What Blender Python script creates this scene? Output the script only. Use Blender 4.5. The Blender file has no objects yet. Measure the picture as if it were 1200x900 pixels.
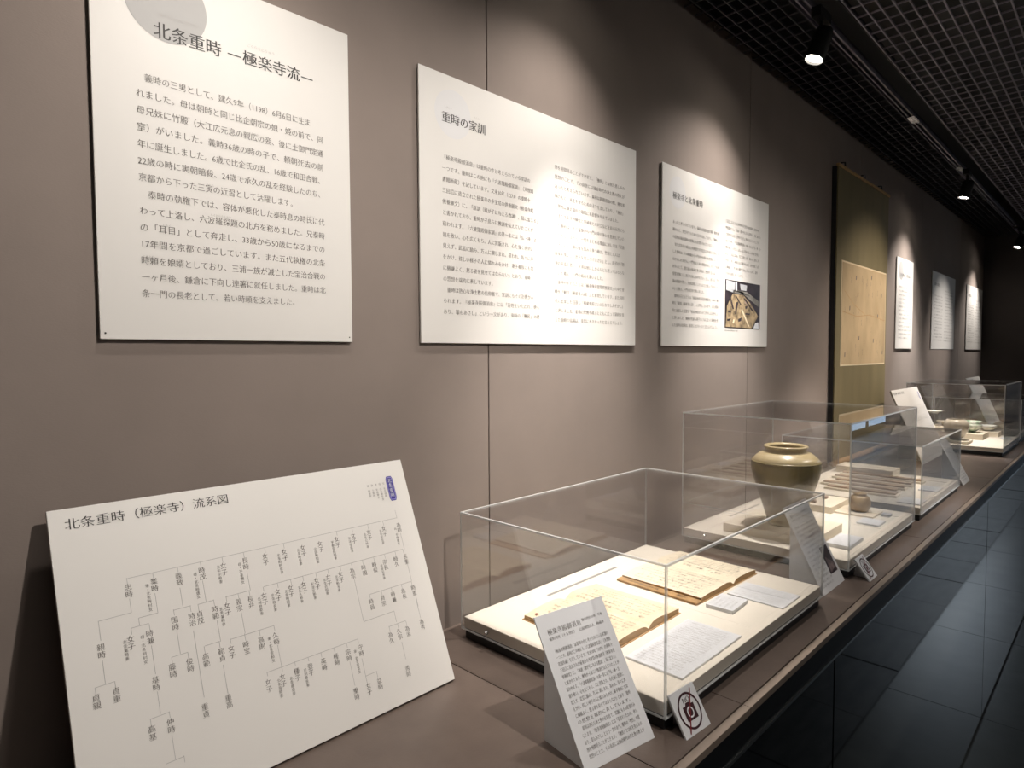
import bpy, bmesh, math, random
from mathutils import Vector, Matrix
random.seed(7)
S = bpy.context.scene
COL = S.collection

# ---------------------------------------------------------------- camera
F_PX, YAW, PITCH, ROLL, CAM_H = 744.974, .7965, .0468, -.0044, 1.57
cy, sy, cp, sp = math.cos(YAW), math.sin(YAW), math.cos(PITCH), math.sin(PITCH)
fw = Vector((sy*cp, cy*cp, -sp)); rt = Vector((cy, -sy, 0)); up = rt.cross(fw)
cr, sr = math.cos(ROLL), math.sin(ROLL)
rt2 = cr*rt + sr*up; up2 = -sr*rt + cr*up
cam = bpy.data.cameras.new('camera'); camo = bpy.data.objects.new('camera', cam); COL.objects.link(camo)
cam.sensor_width = 36; cam.lens = F_PX/1200*36; cam.clip_start = .02; cam.clip_end = 100
m = Matrix.Identity(4)
for i in range(3):
    m[i][0] = rt2[i]; m[i][1] = up2[i]; m[i][2] = -fw[i]
m[0][3], m[1][3], m[2][3] = 0, -1, CAM_H
camo.matrix_world = m
S.camera = camo

# ---------------------------------------------------------------- world, exposure
W = bpy.data.worlds.new('world'); S.world = W; W.use_nodes = True
W.node_tree.nodes['Background'].inputs[0].default_value = (.55, .6, .7, 1)
W.node_tree.nodes['Background'].inputs[1].default_value = .02
vs = S.view_settings
S.display_settings.display_device = 'sRGB'
vs.view_transform = 'Standard'; vs.look = 'None'; vs.gamma = 1; vs.exposure = 0.0; vs.use_curve_mapping = False
S.cycles.max_bounces = 10; S.cycles.transparent_max_bounces = 48; S.cycles.glossy_bounces = 6
S.cycles.caustics_reflective = False; S.cycles.caustics_refractive = False
S.cycles.sample_clamp_indirect = 4; S.cycles.use_denoising = True

# track lamps and added aisle fill lamps: (x, y, z, aim x, y, z, watt, cone degrees, blend, in view)
WARM = (1, .86, .72); SOFT = (1, .93, .86)
LAMPS = [
    # last number: 1 = its lens shows in the photograph, 3 or 4 = added over the aisle, unseen
    (.38, -.28, 2.47, .26, -.04, 1.00, 11, 100, 1, SOFT, 0),
    (1.20, -.28, 2.47, 1.00, .02, 1.25, 19, 110, 1, SOFT, 0),
    (2.06, -.28, 2.47, 1.72, .02, 1.25, 26, 108, 1, SOFT, 1),
    (2.75, -1.25, 2.50, 2.40, 0, 1.20, 30, 82, 1, SOFT, 3),
    (2.40, -1.25, 2.50, 2.12, -.34, 1.05, 45, 34, 1, SOFT, 3),
    (3.25, -1.25, 2.50, 2.82, -.25, 1.05, 130, 36, 1, SOFT, 3),
    (3.95, -1.25, 2.50, 3.58, 0, 1.50, 100, 58, 1, WARM, 3),
    (4.43, -.28, 2.46, 4.28, .02, 1.20, 50, 96, 1, SOFT, 1),
    (5.75, -1.25, 2.50, 5.40, 0, 1.65, 95, 36, 1, SOFT, 3),
    (6.77, -.28, 2.45, 6.42, .04, 1.30, 50, 86, 1, SOFT, 1),
    (.75, -1.15, 2.50, .42, 0, 1.38, 66, 86, 1, SOFT, 4),
]
# the bright core of a lamp's beam, by lamp x: (aim x, y, z, watt, cone)
CORES = {1.20: (1.18, -.10, 1.05, 130, 48), 2.06: (2.03, -.08, 1.05, 120, 46), 4.43: (4.55, -.15, 1.05, 130, 54)}
# the bright core of a lamp's beam, by lamp x: (aim x, y, z, watt, cone)
CORES = {1.20: (1.20, -.10, 1.05, 120, 52), 2.06: (2.03, -.08, 1.05, 105, 50), 4.43: (4.55, -.15, 1.05, 120, 54), 3.95: (2.85, -.25, 1.05, 40, 34)}  # last entry is extra fill aimed at the slat case
# added area fills: cool over the far hall, warm over the near aisle
def area(name, loc, aim, sx, sz, watt, col):
    l = bpy.data.lights.new(name, 'AREA'); l.shape = 'RECTANGLE'; l.size = sx; l.size_y = sz; l.energy = watt; l.color = col
    o = bpy.data.objects.new(name, l); COL.objects.link(o); o.location = loc
    o.rotation_euler = (Vector(aim)-Vector(loc)).to_track_quat('-Z', 'Y').to_euler()
    return o
area('far_hall_fill', (12.0, -2.2, 2.55), (12.0, -2.2, 0), 5, 1.2, 85, (.76, .88, 1))
area('aisle_warm_fill', (1.0, -2.9, 2.5), (1.2, -2.0, 0), 3, .8, 10, (1, .97, .9))

# ---------------------------------------------------------------- materials
MATS = {}
def mat(name, col, rough=.6, metal=0, spec=.5, var=0, scale=30, bump=0, bscale=200, emit=None, emis=0, coat=0, stretch=(1, 1, 1)):
    if name in MATS: return MATS[name]
    M = bpy.data.materials.new(name); M.use_nodes = True; nt = M.node_tree; b = nt.nodes['Principled BSDF']
    b.inputs['Base Color'].default_value = (*col, 1); b.inputs['Roughness'].default_value = rough
    b.inputs['Metallic'].default_value = metal; b.inputs['Specular IOR Level'].default_value = spec
    b.inputs['Coat Weight'].default_value = coat
    if emit: b.inputs['Emission Color'].default_value = (*emit, 1); b.inputs['Emission Strength'].default_value = emis
    if var or bump:
        tc = nt.nodes.new('ShaderNodeTexCoord'); mp = nt.nodes.new('ShaderNodeMapping'); mp.inputs['Scale'].default_value = stretch
        nt.links.new(tc.outputs['Object'], mp.inputs[0])
    if var:
        n = nt.nodes.new('ShaderNodeTexNoise'); n.inputs['Scale'].default_value = scale; n.inputs['Detail'].default_value = 6
        nt.links.new(mp.outputs[0], n.inputs['Vector'])
        r = nt.nodes.new('ShaderNodeValToRGB'); r.color_ramp.elements[0].position = .3; r.color_ramp.elements[1].position = .7
        r.color_ramp.elements[0].color = (*[c*(1-var) for c in col], 1); r.color_ramp.elements[1].color = (*[min(1, c*(1+var)) for c in col], 1)
        nt.links.new(n.outputs['Fac'], r.inputs[0]); nt.links.new(r.outputs[0], b.inputs['Base Color'])
    if bump:
        n = nt.nodes.new('ShaderNodeTexNoise'); n.inputs['Scale'].default_value = bscale; n.inputs['Detail'].default_value = 3
        nt.links.new(mp.outputs[0], n.inputs['Vector'])
        u = nt.nodes.new('ShaderNodeBump'); u.inputs['Strength'].default_value = bump; u.inputs['Distance'].default_value = .002
        nt.links.new(n.outputs['Fac'], u.inputs['Height']); nt.links.new(u.outputs[0], b.inputs['Normal'])
    MATS[name] = M; return M

def fabric(name, col):
    # woven wall cloth: fine horizontal and vertical threads as relief, faint colour mottling
    M = mat(name, col, .85, spec=.2, var=.05, scale=6)
    nt = M.node_tree; b = nt.nodes['Principled BSDF']; tc = nt.nodes['Texture Coordinate']
    b.inputs['Sheen Weight'].default_value = .05
    n = nt.nodes.new('ShaderNodeTexNoise'); n.inputs['Scale'].default_value = 700; n.inputs['Detail'].default_value = 2
    mp = nt.nodes.new('ShaderNodeMapping'); mp.inputs['Scale'].default_value = (.35, 1, 1)
    nt.links.new(tc.outputs['Object'], mp.inputs[0]); nt.links.new(mp.outputs[0], n.inputs['Vector'])
    u = nt.nodes.new('ShaderNodeBump'); u.inputs['Strength'].default_value = .12; u.inputs['Distance'].default_value = .001
    nt.links.new(n.outputs['Fac'], u.inputs['Height']); nt.links.new(u.outputs[0], b.inputs['Normal'])
    return M

def acrylic(name, tint=(1, 1, 1), f0=.07):
    # clear sheet: Schlick reflection on each face, the rest passes straight through
    M = bpy.data.materials.new(name); M.use_nodes = True; nt = M.node_tree; nt.nodes.clear()
    out = nt.nodes.new('ShaderNodeOutputMaterial'); mx = nt.nodes.new('ShaderNodeMixShader')
    tr = nt.nodes.new('ShaderNodeBsdfTransparent'); tr.inputs[0].default_value = (*tint, 1)
    gl = nt.nodes.new('ShaderNodeBsdfGlossy'); gl.inputs['Roughness'].default_value = .0
    lw = nt.nodes.new('ShaderNodeLayerWeight'); lw.inputs['Blend'].default_value = .5
    p = nt.nodes.new('ShaderNodeMath'); p.operation = 'POWER'; p.inputs[1].default_value = 5
    ma = nt.nodes.new('ShaderNodeMath'); ma.operation = 'MULTIPLY_ADD'; ma.inputs[1].default_value = 1-f0; ma.inputs[2].default_value = f0
    nt.links.new(lw.outputs['Facing'], p.inputs[0]); nt.links.new(p.outputs[0], ma.inputs[0])
    nt.links.new(ma.outputs[0], mx.inputs[0]); nt.links.new(tr.outputs[0], mx.inputs[1]); nt.links.new(gl.outputs[0], mx.inputs[2])
    nt.links.new(mx.outputs[0], out.inputs[0]); return M

def edge_mat():
    M = bpy.data.materials.new('acrylic_edge'); M.use_nodes = True; nt = M.node_tree
    b = nt.nodes['Principled BSDF']; b.inputs['Base Color'].default_value = (.9, .92, .92, 1); b.inputs['Roughness'].default_value = .12
    b.inputs['Transmission Weight'].default_value = 0
    tr = nt.nodes.new('ShaderNodeBsdfTransparent'); mx = nt.nodes.new('ShaderNodeMixShader'); mx.inputs[0].default_value = .55
    nt.links.new(tr.outputs[0], mx.inputs[1]); nt.links.new(b.outputs[0], mx.inputs[2])
    nt.links.new(mx.outputs[0], nt.nodes['Material Output'].inputs[0]); return M

M_WALL = fabric('wall_cloth', (.250, .205, .180))
M_GAP = mat('joint_shadow_board', (.012, .010, .010), .8)
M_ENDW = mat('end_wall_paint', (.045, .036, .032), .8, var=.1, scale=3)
M_BLACK = mat('matt_black', (.012, .012, .013), .55)
M_GRID = mat('ceiling_louvre_lit', (.24, .22, .27), .45)  # outer louvre as lit from the aisle, the light put into its colour
M_GRID2 = mat('ceiling_louvre_shaded', (.035, .034, .042), .5)  # same louvre in shade by the wall, darkened in its colour
M_SLAB = mat('counter_stone', (.125, .094, .078), .42, spec=.4, var=.10, scale=18, bump=.08, bscale=260)
M_EDGE = mat('counter_edge', (.23, .18, .145), .4, var=.08, scale=20)
M_FASCIA = mat('fascia_black_metal', (.008, .009, .011), .4, spec=.25)
M_REFLINE = mat('reflection_line_metal', (.55, .58, .6), .25, metal=1)  # bright metal standing in for a reflection
M_GLOSS = mat('black_glass_panel', (.004, .006, .008), .04, spec=.9, bump=.02, bscale=1.2)
M_FLOOR = mat('smooth_floor_stone', (.105, .115, .112), .30, spec=.45, var=.22, scale=5, bump=.1, bscale=40)
M_FSLAB = mat('rough_floor_stone', (.045, .046, .045), .42, spec=.5, var=.6, scale=5, bump=.5, bscale=30, stretch=(1, 4, 1))
M_BOARD = mat('white_board', (.74, .715, .68), .5, spec=.3, var=.015, scale=5)
M_BOARDC = mat('white_board_cool', (.70, .70, .71), .5, spec=.3, var=.015, scale=5)
M_INK = mat('black_ink', (.03, .026, .024), .6)
M_INK2 = mat('soft_ink', (.13, .115, .105), .7)
M_INKL = mat('pale_ink', (.42, .40, .38), .7)
M_GREY = mat('grey_print', (.41, .40, .39), .6)
M_GREYL = mat('pale_grey_print', (.71, .70, .70), .6)
M_BLUE = mat('blue_print', (.035, .02, .23), .5)
M_BLUEL = mat('pale_blue_print', (.30, .28, .62), .5)
M_RED = mat('dark_red_print', (.20, .02, .025), .5)
M_TRAY = mat('cream_cloth_tray', (.80, .74, .64), .85, spec=.1, var=.02, scale=12, bump=.1, bscale=600)
M_SLOT = mat('grey_slot', (.30, .29, .27), .6)
M_ACR = acrylic('clear_acrylic')
M_ACRE = edge_mat()
M_PAPER = mat('old_paper', (.76, .64, .46), .85, spec=.1, var=.10, scale=22)
M_PAPER2 = mat('pale_old_paper', (.80, .71, .55), .85, spec=.1, var=.06, scale=18)
M_PEDGE = mat('paper_edges', (.42, .27, .13), .85, var=.35, scale=120, stretch=(1, 1, 12))
M_COVER = mat('ochre_cover', (.46, .28, .12), .7, var=.2, scale=50)
M_CARD = mat('caption_card', (.76, .77, .79), .4, var=.01)
M_WBLOCK = mat('cream_block', (.74, .66, .53), .8, var=.02, scale=10)
M_BLOCKG = mat('pale_grey_block', (.50, .51, .53), .5)
M_METAL = mat('steel', (.6, .6, .6), .25, metal=1)
M_MOUNT = mat('olive_silk_mount', (.20, .168, .092), .75, spec=.2, var=.10, scale=10, bump=.2, bscale=500, stretch=(1, 1, .25))
M_MAP = mat('brown_map_paper', (.52, .40, .25), .85, spec=.1, var=.16, scale=7, stretch=(1, 1, .6))
M_MAPB = mat('cream_border', (.78, .66, .46), .8)
M_SHERD = mat('clay_sherd', (.34, .25, .19), .8, var=.25, scale=60)
M_TAN = mat('tan_sherd', (.66, .48, .28), .7, var=.15, scale=60)
M_SLAT = mat('old_wood_slat', (.36, .24, .15), .75, var=.3, scale=30, stretch=(1, .15, 1))
M_WHITEG = mat('white_glaze', (.75, .74, .68), .2, var=.05, scale=20, coat=.5)
M_SHADE = mat('black_lamp_body', (.006, .006, .006), .5, spec=.2)
M_PIC = mat('dark_photo_print', (.035, .025, .03), .4, var=.6, scale=25)
M_GROUND = mat('tan_photo_print', (.32, .24, .14), .5, var=.6, scale=45)

def glaze(name, c1, c2, rough=.25, scale=9):
    M = mat(name, c1, rough, var=.01, scale=scale, coat=.6, bump=.15, bscale=60)
    r = [n for n in M.node_tree.nodes if n.type == 'VALTORGB'][0]
    r.color_ramp.elements[0].color = (*c2, 1); r.color_ramp.elements[1].color = (*c1, 1)
    r.color_ramp.elements[0].position = .34; r.color_ramp.elements[1].position = .56
    return M
M_OLIVE = glaze('olive_ash_glaze', (.29, .235, .10), (.13, .10, .04), .3)
M_SHOUL = glaze('pale_ash_glaze', (.52, .42, .24), (.38, .29, .14), .3)
M_BROWNG = glaze('brown_glaze', (.46, .33, .17), (.30, .19, .08), .3, 30)
M_CELA = glaze('green_white_glaze', (.74, .76, .66), (.16, .33, .17), .2, 35)
M_BEIGEG = glaze('beige_glaze', (.52, .45, .35), (.40, .33, .24), .3, 20)

# ---------------------------------------------------------------- objects
class MB:
    """collects verts and faces of ONE mesh"""
    def __init__(s): s.v = []; s.f = []
    def box(s, x0, x1, y0, y1, z0, z1, M=None):
        b = len(s.v)
        p = [(x0, y0, z0), (x1, y0, z0), (x1, y1, z0), (x0, y1, z0), (x0, y0, z1), (x1, y0, z1), (x1, y1, z1), (x0, y1, z1)]
        s.v += [tuple(M @ Vector(q)) if M else q for q in p]
        s.f += [tuple(b+i for i in q) for q in ((3, 2, 1, 0), (4, 5, 6, 7), (0, 1, 5, 4), (1, 2, 6, 5), (2, 3, 7, 6), (3, 0, 4, 7))]
        return s
    def quad(s, *p):
        b = len(s.v); s.v += [tuple(q) for q in p]; s.f.append(tuple(range(b, b+len(p)))); return s
    def prism(s, poly, h0, h1, fn):
        """poly: 2-D points, extruded h0..h1; fn(a, b, h) -> xyz"""
        b = len(s.v); n = len(poly)
        s.v += [tuple(fn(a, c, h0)) for a, c in poly] + [tuple(fn(a, c, h1)) for a, c in poly]
        s.f.append(tuple(range(b+n-1, b-1, -1))); s.f.append(tuple(range(b+n, b+2*n)))
        s.f += [(b+i, b+(i+1) % n, b+n+(i+1) % n, b+n+i) for i in range(n)]
        return s
    def lathe(s, prof, seg=48, squash=0, cx=0, cy=0, z=0):
        b = len(s.v); n = len(prof)
        for k in range(seg):
            a = 2*math.pi*k/seg; c, d = math.cos(a), math.sin(a); wob = 1+squash*math.cos(2*a+.6)
            s.v += [(cx+r*c*wob, cy+r*d*wob, z+h) for r, h in prof]
        for k in range(seg):
            k2 = (k+1) % seg
            s.f += [(b+k*n+i, b+k2*n+i, b+k2*n+i+1, b+k*n+i+1) for i in range(n-1)]
        return s
    def tube(s, pts, r, seg=8):
        b = len(s.v); pts = [Vector(p) for p in pts]
        for i, p in enumerate(pts):
            t = (pts[min(i+1, len(pts)-1)]-pts[max(i-1, 0)]).normalized()
            a = t.orthogonal().normalized(); c = t.cross(a)
            s.v += [tuple(p+r*(math.cos(2*math.pi*k/seg)*a+math.sin(2*math.pi*k/seg)*c)) for k in range(seg)]
        for i in range(len(pts)-1):
            s.f += [(b+i*seg+k, b+i*seg+(k+1) % seg, b+(i+1)*seg+(k+1) % seg, b+(i+1)*seg+k) for k in range(seg)]
        s.f.append(tuple(b+k for k in range(seg))[::-1]); s.f.append(tuple(b+(len(pts)-1)*seg+k for k in range(seg)))
        return s
    def build(s, name, material, parent=None, smooth=False, bevel=0, kind=None):
        me = bpy.data.meshes.new(name); me.from_pydata(s.v, [], s.f); me.materials.append(material); me.update()
        if smooth:
            me.polygons.foreach_set('use_smooth', [True]*len(me.polygons)); me.update()
        o = bpy.data.objects.new(name, me); COL.objects.link(o)
        if parent: o.parent = parent
        if bevel:
            bv = o.modifiers.new('bevel', 'BEVEL'); bv.width = bevel; bv.segments = 2; bv.limit_method = 'ANGLE'
        if kind: o['kind'] = kind
        return o

def tag(o, label, cat, group=None):
    o['label'] = label; o['category'] = cat
    if group: o['group'] = group
    return o
def thing(name, label, cat, loc=(0, 0, 0), rot=None, group=None):
    o = bpy.data.objects.new(name, None); COL.objects.link(o); o.empty_display_size = .05; o.location = loc
    if rot: o.rotation_euler = rot
    return tag(o, label, cat, group)
def struct(o): o['kind'] = 'structure'; return o
def sempty(name, loc=(0, 0, 0)):
    o = bpy.data.objects.new(name, None); COL.objects.link(o); o.location = loc; return struct(o)
def dup(root, loc):
    r = root.copy(); COL.objects.link(r); r.location = loc
    for ch in list(root.children):
        c = ch.copy(); COL.objects.link(c); c.parent = r
        for g in ch.children:
            d = g.copy(); COL.objects.link(d); d.parent = c
    return r

# ---------------------------------------------------------------- lettering
# glyph outlines come from Blender's own font; horizontal strokes are thinned for the look of a printed serif face
_tc = bpy.data.curves.new('glyph', 'FONT'); _to = bpy.data.objects.new('glyph', _tc); COL.objects.link(_to)
GL = {}; GB = {}
def _raw(body, res):
    _tc.body = body; _tc.resolution_u = res
    dg = bpy.context.evaluated_depsgraph_get(); dg.update()
    e = _to.evaluated_get(dg); me = e.to_mesh()
    v = [(p.co.x, p.co.y) for p in me.vertices]; f = [tuple(p.vertices) for p in me.polygons]
    e.to_mesh_clear(); return v, f
def glyph(ch, res=2):
    if ch in GL: return GL[ch]
    if ch in ' 　': GL[ch] = ([], [], .5 if ch == ' ' else 1.); return GL[ch]
    v, f = _raw(ch, res)
    w0 = max(p[0] for p in _raw('国', res)[0]); w1 = max(p[0] for p in _raw(ch+'国', res)[0])
    adv = w1-w0
    edges = {}
    for q in f:
        for a, b in zip(q, q[1:]+q[:1]): edges[(a, b)] = 1
    nx = [0.]*len(v); ny = [0.]*len(v)
    for a, b in edges:
        if (b, a) not in edges:
            dx, dy = v[b][0]-v[a][0], v[b][1]-v[a][1]; l = math.hypot(dx, dy) or 1
            for k in (a, b): nx[k] += dy/l; ny[k] -= dx/l
    area = sum((v[q[i]][0]*v[q[(i+1) % len(q)]][1]-v[q[(i+1) % len(q)]][0]*v[q[i]][1]) for q in f for i in range(len(q)))
    sg = 1 if area > 0 else -1
    out = []
    for k, (x, y) in enumerate(v):
        l = math.hypot(nx[k], ny[k]) or 1
        out.append((x-sg*nx[k]/l*.002, y-sg*ny[k]/l*.017))
    GB[ch] = [(sg*nx[k]/(math.hypot(nx[k], ny[k]) or 1), sg*ny[k]/(math.hypot(nx[k], ny[k]) or 1)) for k in range(len(v))]
    GL[ch] = (out, f, adv); return GL[ch]
def width(s): return sum(glyph(c)[2] for c in s)
def put(mb, s, x, y, size, fn, fit=None, vertical=False, wx=1., bold=0):
    """lay a string into mb; (x, y) = left baseline-ish (or top centre when vertical)"""
    cx, cyy = x, y; k = 1.
    if fit and not vertical: k = fit/(width(s)*size*wx)
    for c in s:
        v, f, a = glyph(c); b = len(mb.v)
        if bold and v: v = [(p[0]+g_[0]*bold, p[1]+g_[1]*bold*.6) for p, g_ in zip(v, GB[c])]
        if vertical:
            rot = c in '（）ー―・'
            for p in v:
                px, py = ((p[0]-a/2), (p[1]-.80))
                mb.v.append(tuple(fn(x+px*size*wx, cyy+py*size)))
            cyy -= size
        else:
            for p in v: mb.v.append(tuple(fn(cx+p[0]*size*wx*min(k, 1.15), cyy+p[1]*size)))
            cx += a*size*wx*k
        mb.f += [tuple(b+i for i in q) for q in f]
def frame(O, U, V, n):
    O, U, V = Vector(O), Vector(U), Vector(V); N = U.cross(V).normalized()*n
    return lambda a, b: O+U*a+V*b+N

# ================================================================ THE SETTING
H = CAM_H; ZC = H-.5652; ZT = 1.0487; ZCE = 2.605; YF = -.579
# back wall: cloth-covered panels with recessed joints
wb = sempty('wall_back')
MB().box(-3.2, 7.15, .014, .1, 0, 2.9).build('backing', M_GAP, wb)
xs = [-3.2, -1.61, -.33, .95, 2.24, 3.52, 4.80, 6.08, 7.15]
for a, b in zip(xs, xs[1:]):
    MB().box(a+.0015, b-.0015, 0, .014, 0, 2.64).build('wall_panel', M_WALL, wb, bevel=.001)
we = sempty('wall_end')
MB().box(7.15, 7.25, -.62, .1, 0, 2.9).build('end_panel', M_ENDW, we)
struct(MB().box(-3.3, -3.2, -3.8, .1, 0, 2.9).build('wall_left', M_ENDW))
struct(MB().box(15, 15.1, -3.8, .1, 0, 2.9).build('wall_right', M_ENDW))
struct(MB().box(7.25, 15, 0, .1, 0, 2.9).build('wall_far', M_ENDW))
wo = sempty('wall_opposite')
for a in range(9):
    x0 = -3.2+a*1.7
    MB().box(x0+.003, x0+1.697, -3.75, -3.7, 0, 2.9).build('wall_panel', M_ENDW, wo)
MB().box(-3.2, 15, -3.8, -3.751, 0, 2.9).build('backing', M_GAP, wo)
MB().box(12.1, 15, -3.75, -3.7, 2.3, 2.9).build('lintel', M_ENDW, wo)
MB().box(12.1, 15, -3.75, -3.7, 0, .12).build('sill_wall', M_ENDW, wo)
# wide lit window in the opposite wall, far down the hall
wn = sempty('window_1')
M_SKYW = mat('daylit_window', (.5, .6, .7), .5, emit=(.50, .70, .95), emis=1.2)
for k in range(2):
    x0 = 12.2+k*1.5
    MB().box(x0, x0+1.42, -3.72, -3.71, .12, 2.3).build('pane', M_SKYW, wn)
    MB().box(x0-.08, x0, -3.74, -3.68, .12, 2.3).build('mullion', M_BLACK, wn)
MB().box(12.12, 15, -3.735, -3.69, 1.15, 1.19).build('transom', M_BLACK, wn)

# floor: smooth strip along the counter, rough slabs beyond
fl = sempty('floor')
MB().box(-3.2, 15, -3.8, .1, -.06, -.012).build('bed', M_GAP, fl)
x = 3.31-.965*6; k = 0
while x < 15:
    MB().box(x+.002, x+.963, -.935, -.5, -.012, 0).build('floor_tile', M_FLOOR, fl); x += .965
x = -3.2
while x < 15:
    y = -.94
    for wdt in (.62, .62, .62, .62, .4):
        L = .56
        MB().box(x+.003, x+L-.003, y-wdt+.006, y, -.012, -.002+random.uniform(-.003, .003)).build('stone_slab', M_FSLAB, fl, bevel=.002)
        y -= wdt
    x += .56

# ceiling: black plenum, open louvre grid, slot and track
ce = sempty('ceiling')
MB().box(-3.2, 15, -3.8, .1, 2.9, 2.96).build('plenum', M_BLACK, ce)
g = MB(); y = -.353
while y > -2.9: g.box(.2, 9.5, y-.0021, y+.0021, ZCE, ZCE+.007); y -= .0357
g.build('louvre_blade', M_GRID, ce, kind='stuff')
g = MB(); x = .2
while x < 9.5: g.box(x-.0014, x+.0014, -2.9, -.353, ZCE+.001, ZCE+.006); x += .0714
g.build('louvre_crossbar', M_GRID, ce, kind='stuff')
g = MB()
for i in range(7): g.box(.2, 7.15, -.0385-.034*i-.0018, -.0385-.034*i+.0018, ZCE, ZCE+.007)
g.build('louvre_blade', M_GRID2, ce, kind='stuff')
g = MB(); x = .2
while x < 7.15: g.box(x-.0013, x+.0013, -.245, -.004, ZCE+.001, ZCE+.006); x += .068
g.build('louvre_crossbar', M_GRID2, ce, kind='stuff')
MB().box(.2, 9.5, -.2475, -.2465, ZCE-.002, ZCE+.03).build('slot_trim', M_GRID, ce)
MB().box(.2, 9.5, -.3475, -.346, ZCE, ZCE+.03).build('slot_trim', M_GRID2, ce)
tr = thing('lighting_track', 'black lighting track running along the ceiling slot above the counter', 'track', (0, 0, ZCE))
for y0, y1 in ((-.262, -.257), (-.280, -.275)): MB().box(.3, 9.4, y0, y1, -.002, .022).build('rail', M_GRID, tr)
MB().box(.3, 9.4, -.275, -.262, .012, .022).build('channel', M_BLACK, tr)
for xx in (3.3, 4.36, 6.7): MB().box(xx-.05, xx+.05, -.284, -.254, -.006, -.001).build('connector', M_METAL, tr)

# track spotlights and the added aisle fill spots
names = ['nearest and brightest ceiling spotlight, glaring towards the viewer above the first panels', 'middle ceiling spotlight on the track above the far wall panels', 'farthest small ceiling spotlight at the dark end of the hall']
M_BULB = mat('lit_lens', (1, .95, .85), .3, emit=(1, .93, .82), emis=60)
iv = 0
for (lx, ly, lz, ax, ay, az, wt, cone, bl, colr, inview) in LAMPS:
    d = (Vector((ax, ay, az))-Vector((lx, ly, lz))).normalized()
    q = d.to_track_quat('-Z', 'Y'); R = q.to_matrix().to_4x4()
    if inview == 1: lab = names[iv]; iv += 1
    else: lab = {2.75: 'added unseen fill spotlight aimed at the bare wall past the third panel', 2.4: 'added unseen fill spotlight aimed down at the small jar', 3.25: 'added unseen fill spotlight aimed down at the wooden slats', .38: 'black spotlight above the nearest wall panel', 1.2: 'black spotlight above the second wall panel', 3.95: 'added unseen spotlight over the aisle lighting the hanging scroll', 5.75: 'unseen spotlight placed over the aisle for the light pool on the far landscape panel', .75: 'added unseen fill spotlight over the aisle in front of the nearest panel'}[lx]
    grp = None
    t = thing('track_or_fill_spot', lab, 'spotlight', (lx, ly, lz), None, grp)
    hb = MB(); hb.lathe([(.001, .085), (.024, .085), (.028, .07), (.030, .0), (.030, -.012), (.026, -.012), (.024, .01), (.001, .012)], 24)
    hb.v = [tuple(R @ Vector(v)) for v in hb.v]; hb.build('housing', M_SHADE, t, smooth=False)
    ln = MB(); ln.lathe([(.001, -.002), (.022, -.002), (.022, -.006), (.001, -.008)], 20); ln.v = [tuple(R @ Vector(v)) for v in ln.v]; ln.build('lens', M_BULB, t)
    tp = R @ Vector((0, 0, .05))
    MB().tube([tp, (tp.x, tp.y, ZCE-lz-.012)], .006, 8).build('stem', M_SHADE, t)
    MB().box(tp.x-.045, tp.x+.045, tp.y-.014, tp.y+.014, ZCE-lz-.030, ZCE-lz-.001).build('adapter', M_SHADE, t)
    l = bpy.data.lights.new('spot_beam', 'SPOT'); l.energy = wt; l.spot_size = math.radians(cone); l.spot_blend = bl
    l.shadow_soft_size = .02; l.color = colr
    lo = bpy.data.objects.new('spot_beam', l); COL.objects.link(lo); lo.parent = t
    lo.location = d*.014; lo.rotation_euler = q.to_euler()
    if lx in CORES:
        cx_, cy_, cz_, w2, k2 = CORES[lx]
        l2 = bpy.data.lights.new('spot_core', 'SPOT'); l2.energy = w2; l2.spot_size = math.radians(k2); l2.spot_blend = 1; l2.shadow_soft_size = .02; l2.color = colr
        l3 = bpy.data.objects.new('spot_core', l2); COL.objects.link(l3); l3.parent = t; l3.location = d*.014
        l3.rotation_euler = (Vector((cx_, cy_, cz_))-Vector((lx, ly, lz))).to_track_quat('-Z', 'Y').to_euler()

# counter
dc = thing('display_counter', 'long brown stone counter with black glass front under the display wall', 'counter', (0, 0, 0))
sx = [-3.19, -1.6, -.3, .737, .973, 2.24, 3.52, 4.80, 6.08, 7.14]
MB().box(-3.19, 7.14, -.575, -.001, .95, ZC-.012).build('core', M_GAP, dc)
for a, b in zip(sx, sx[1:]):
    MB().box(a+.0008, b-.0008, -.5638, -.001, ZC-.012, ZC).build('top_slab', M_SLAB, dc, bevel=.0006)
    MB().box(a+.0008, b-.0008, YF, -.5655, ZC-.012, ZC).build('edge_strip', M_EDGE, dc, bevel=.0006)
MB().box(-3.19, 7.14, YF+.001, -.575, .948, ZC-.012).build('fascia', M_FASCIA, dc)
MB().box(-3.19, 7.14, YF-.001, YF+.004, .9425, .948).build('reflection_line', M_REFLINE, dc)  # reflected line under the fascia, built as a bright strip
x = 3.31-1.93*3
for k in range(5):
    MB().box(x+.004, min(x+1.926, 7.14), YF+.002, -.55, .012, .9425).build('front_panel', M_GLOSS, dc); x += 1.93
MB().box(-3.19, 7.14, -.56, -.52, 0, .94).build('panel_backing', M_GAP, dc)
MB().box(-3.19, 7.14, YF+.012, -.55, 0, .012).build('toe_strip', M_GAP, dc)

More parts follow.
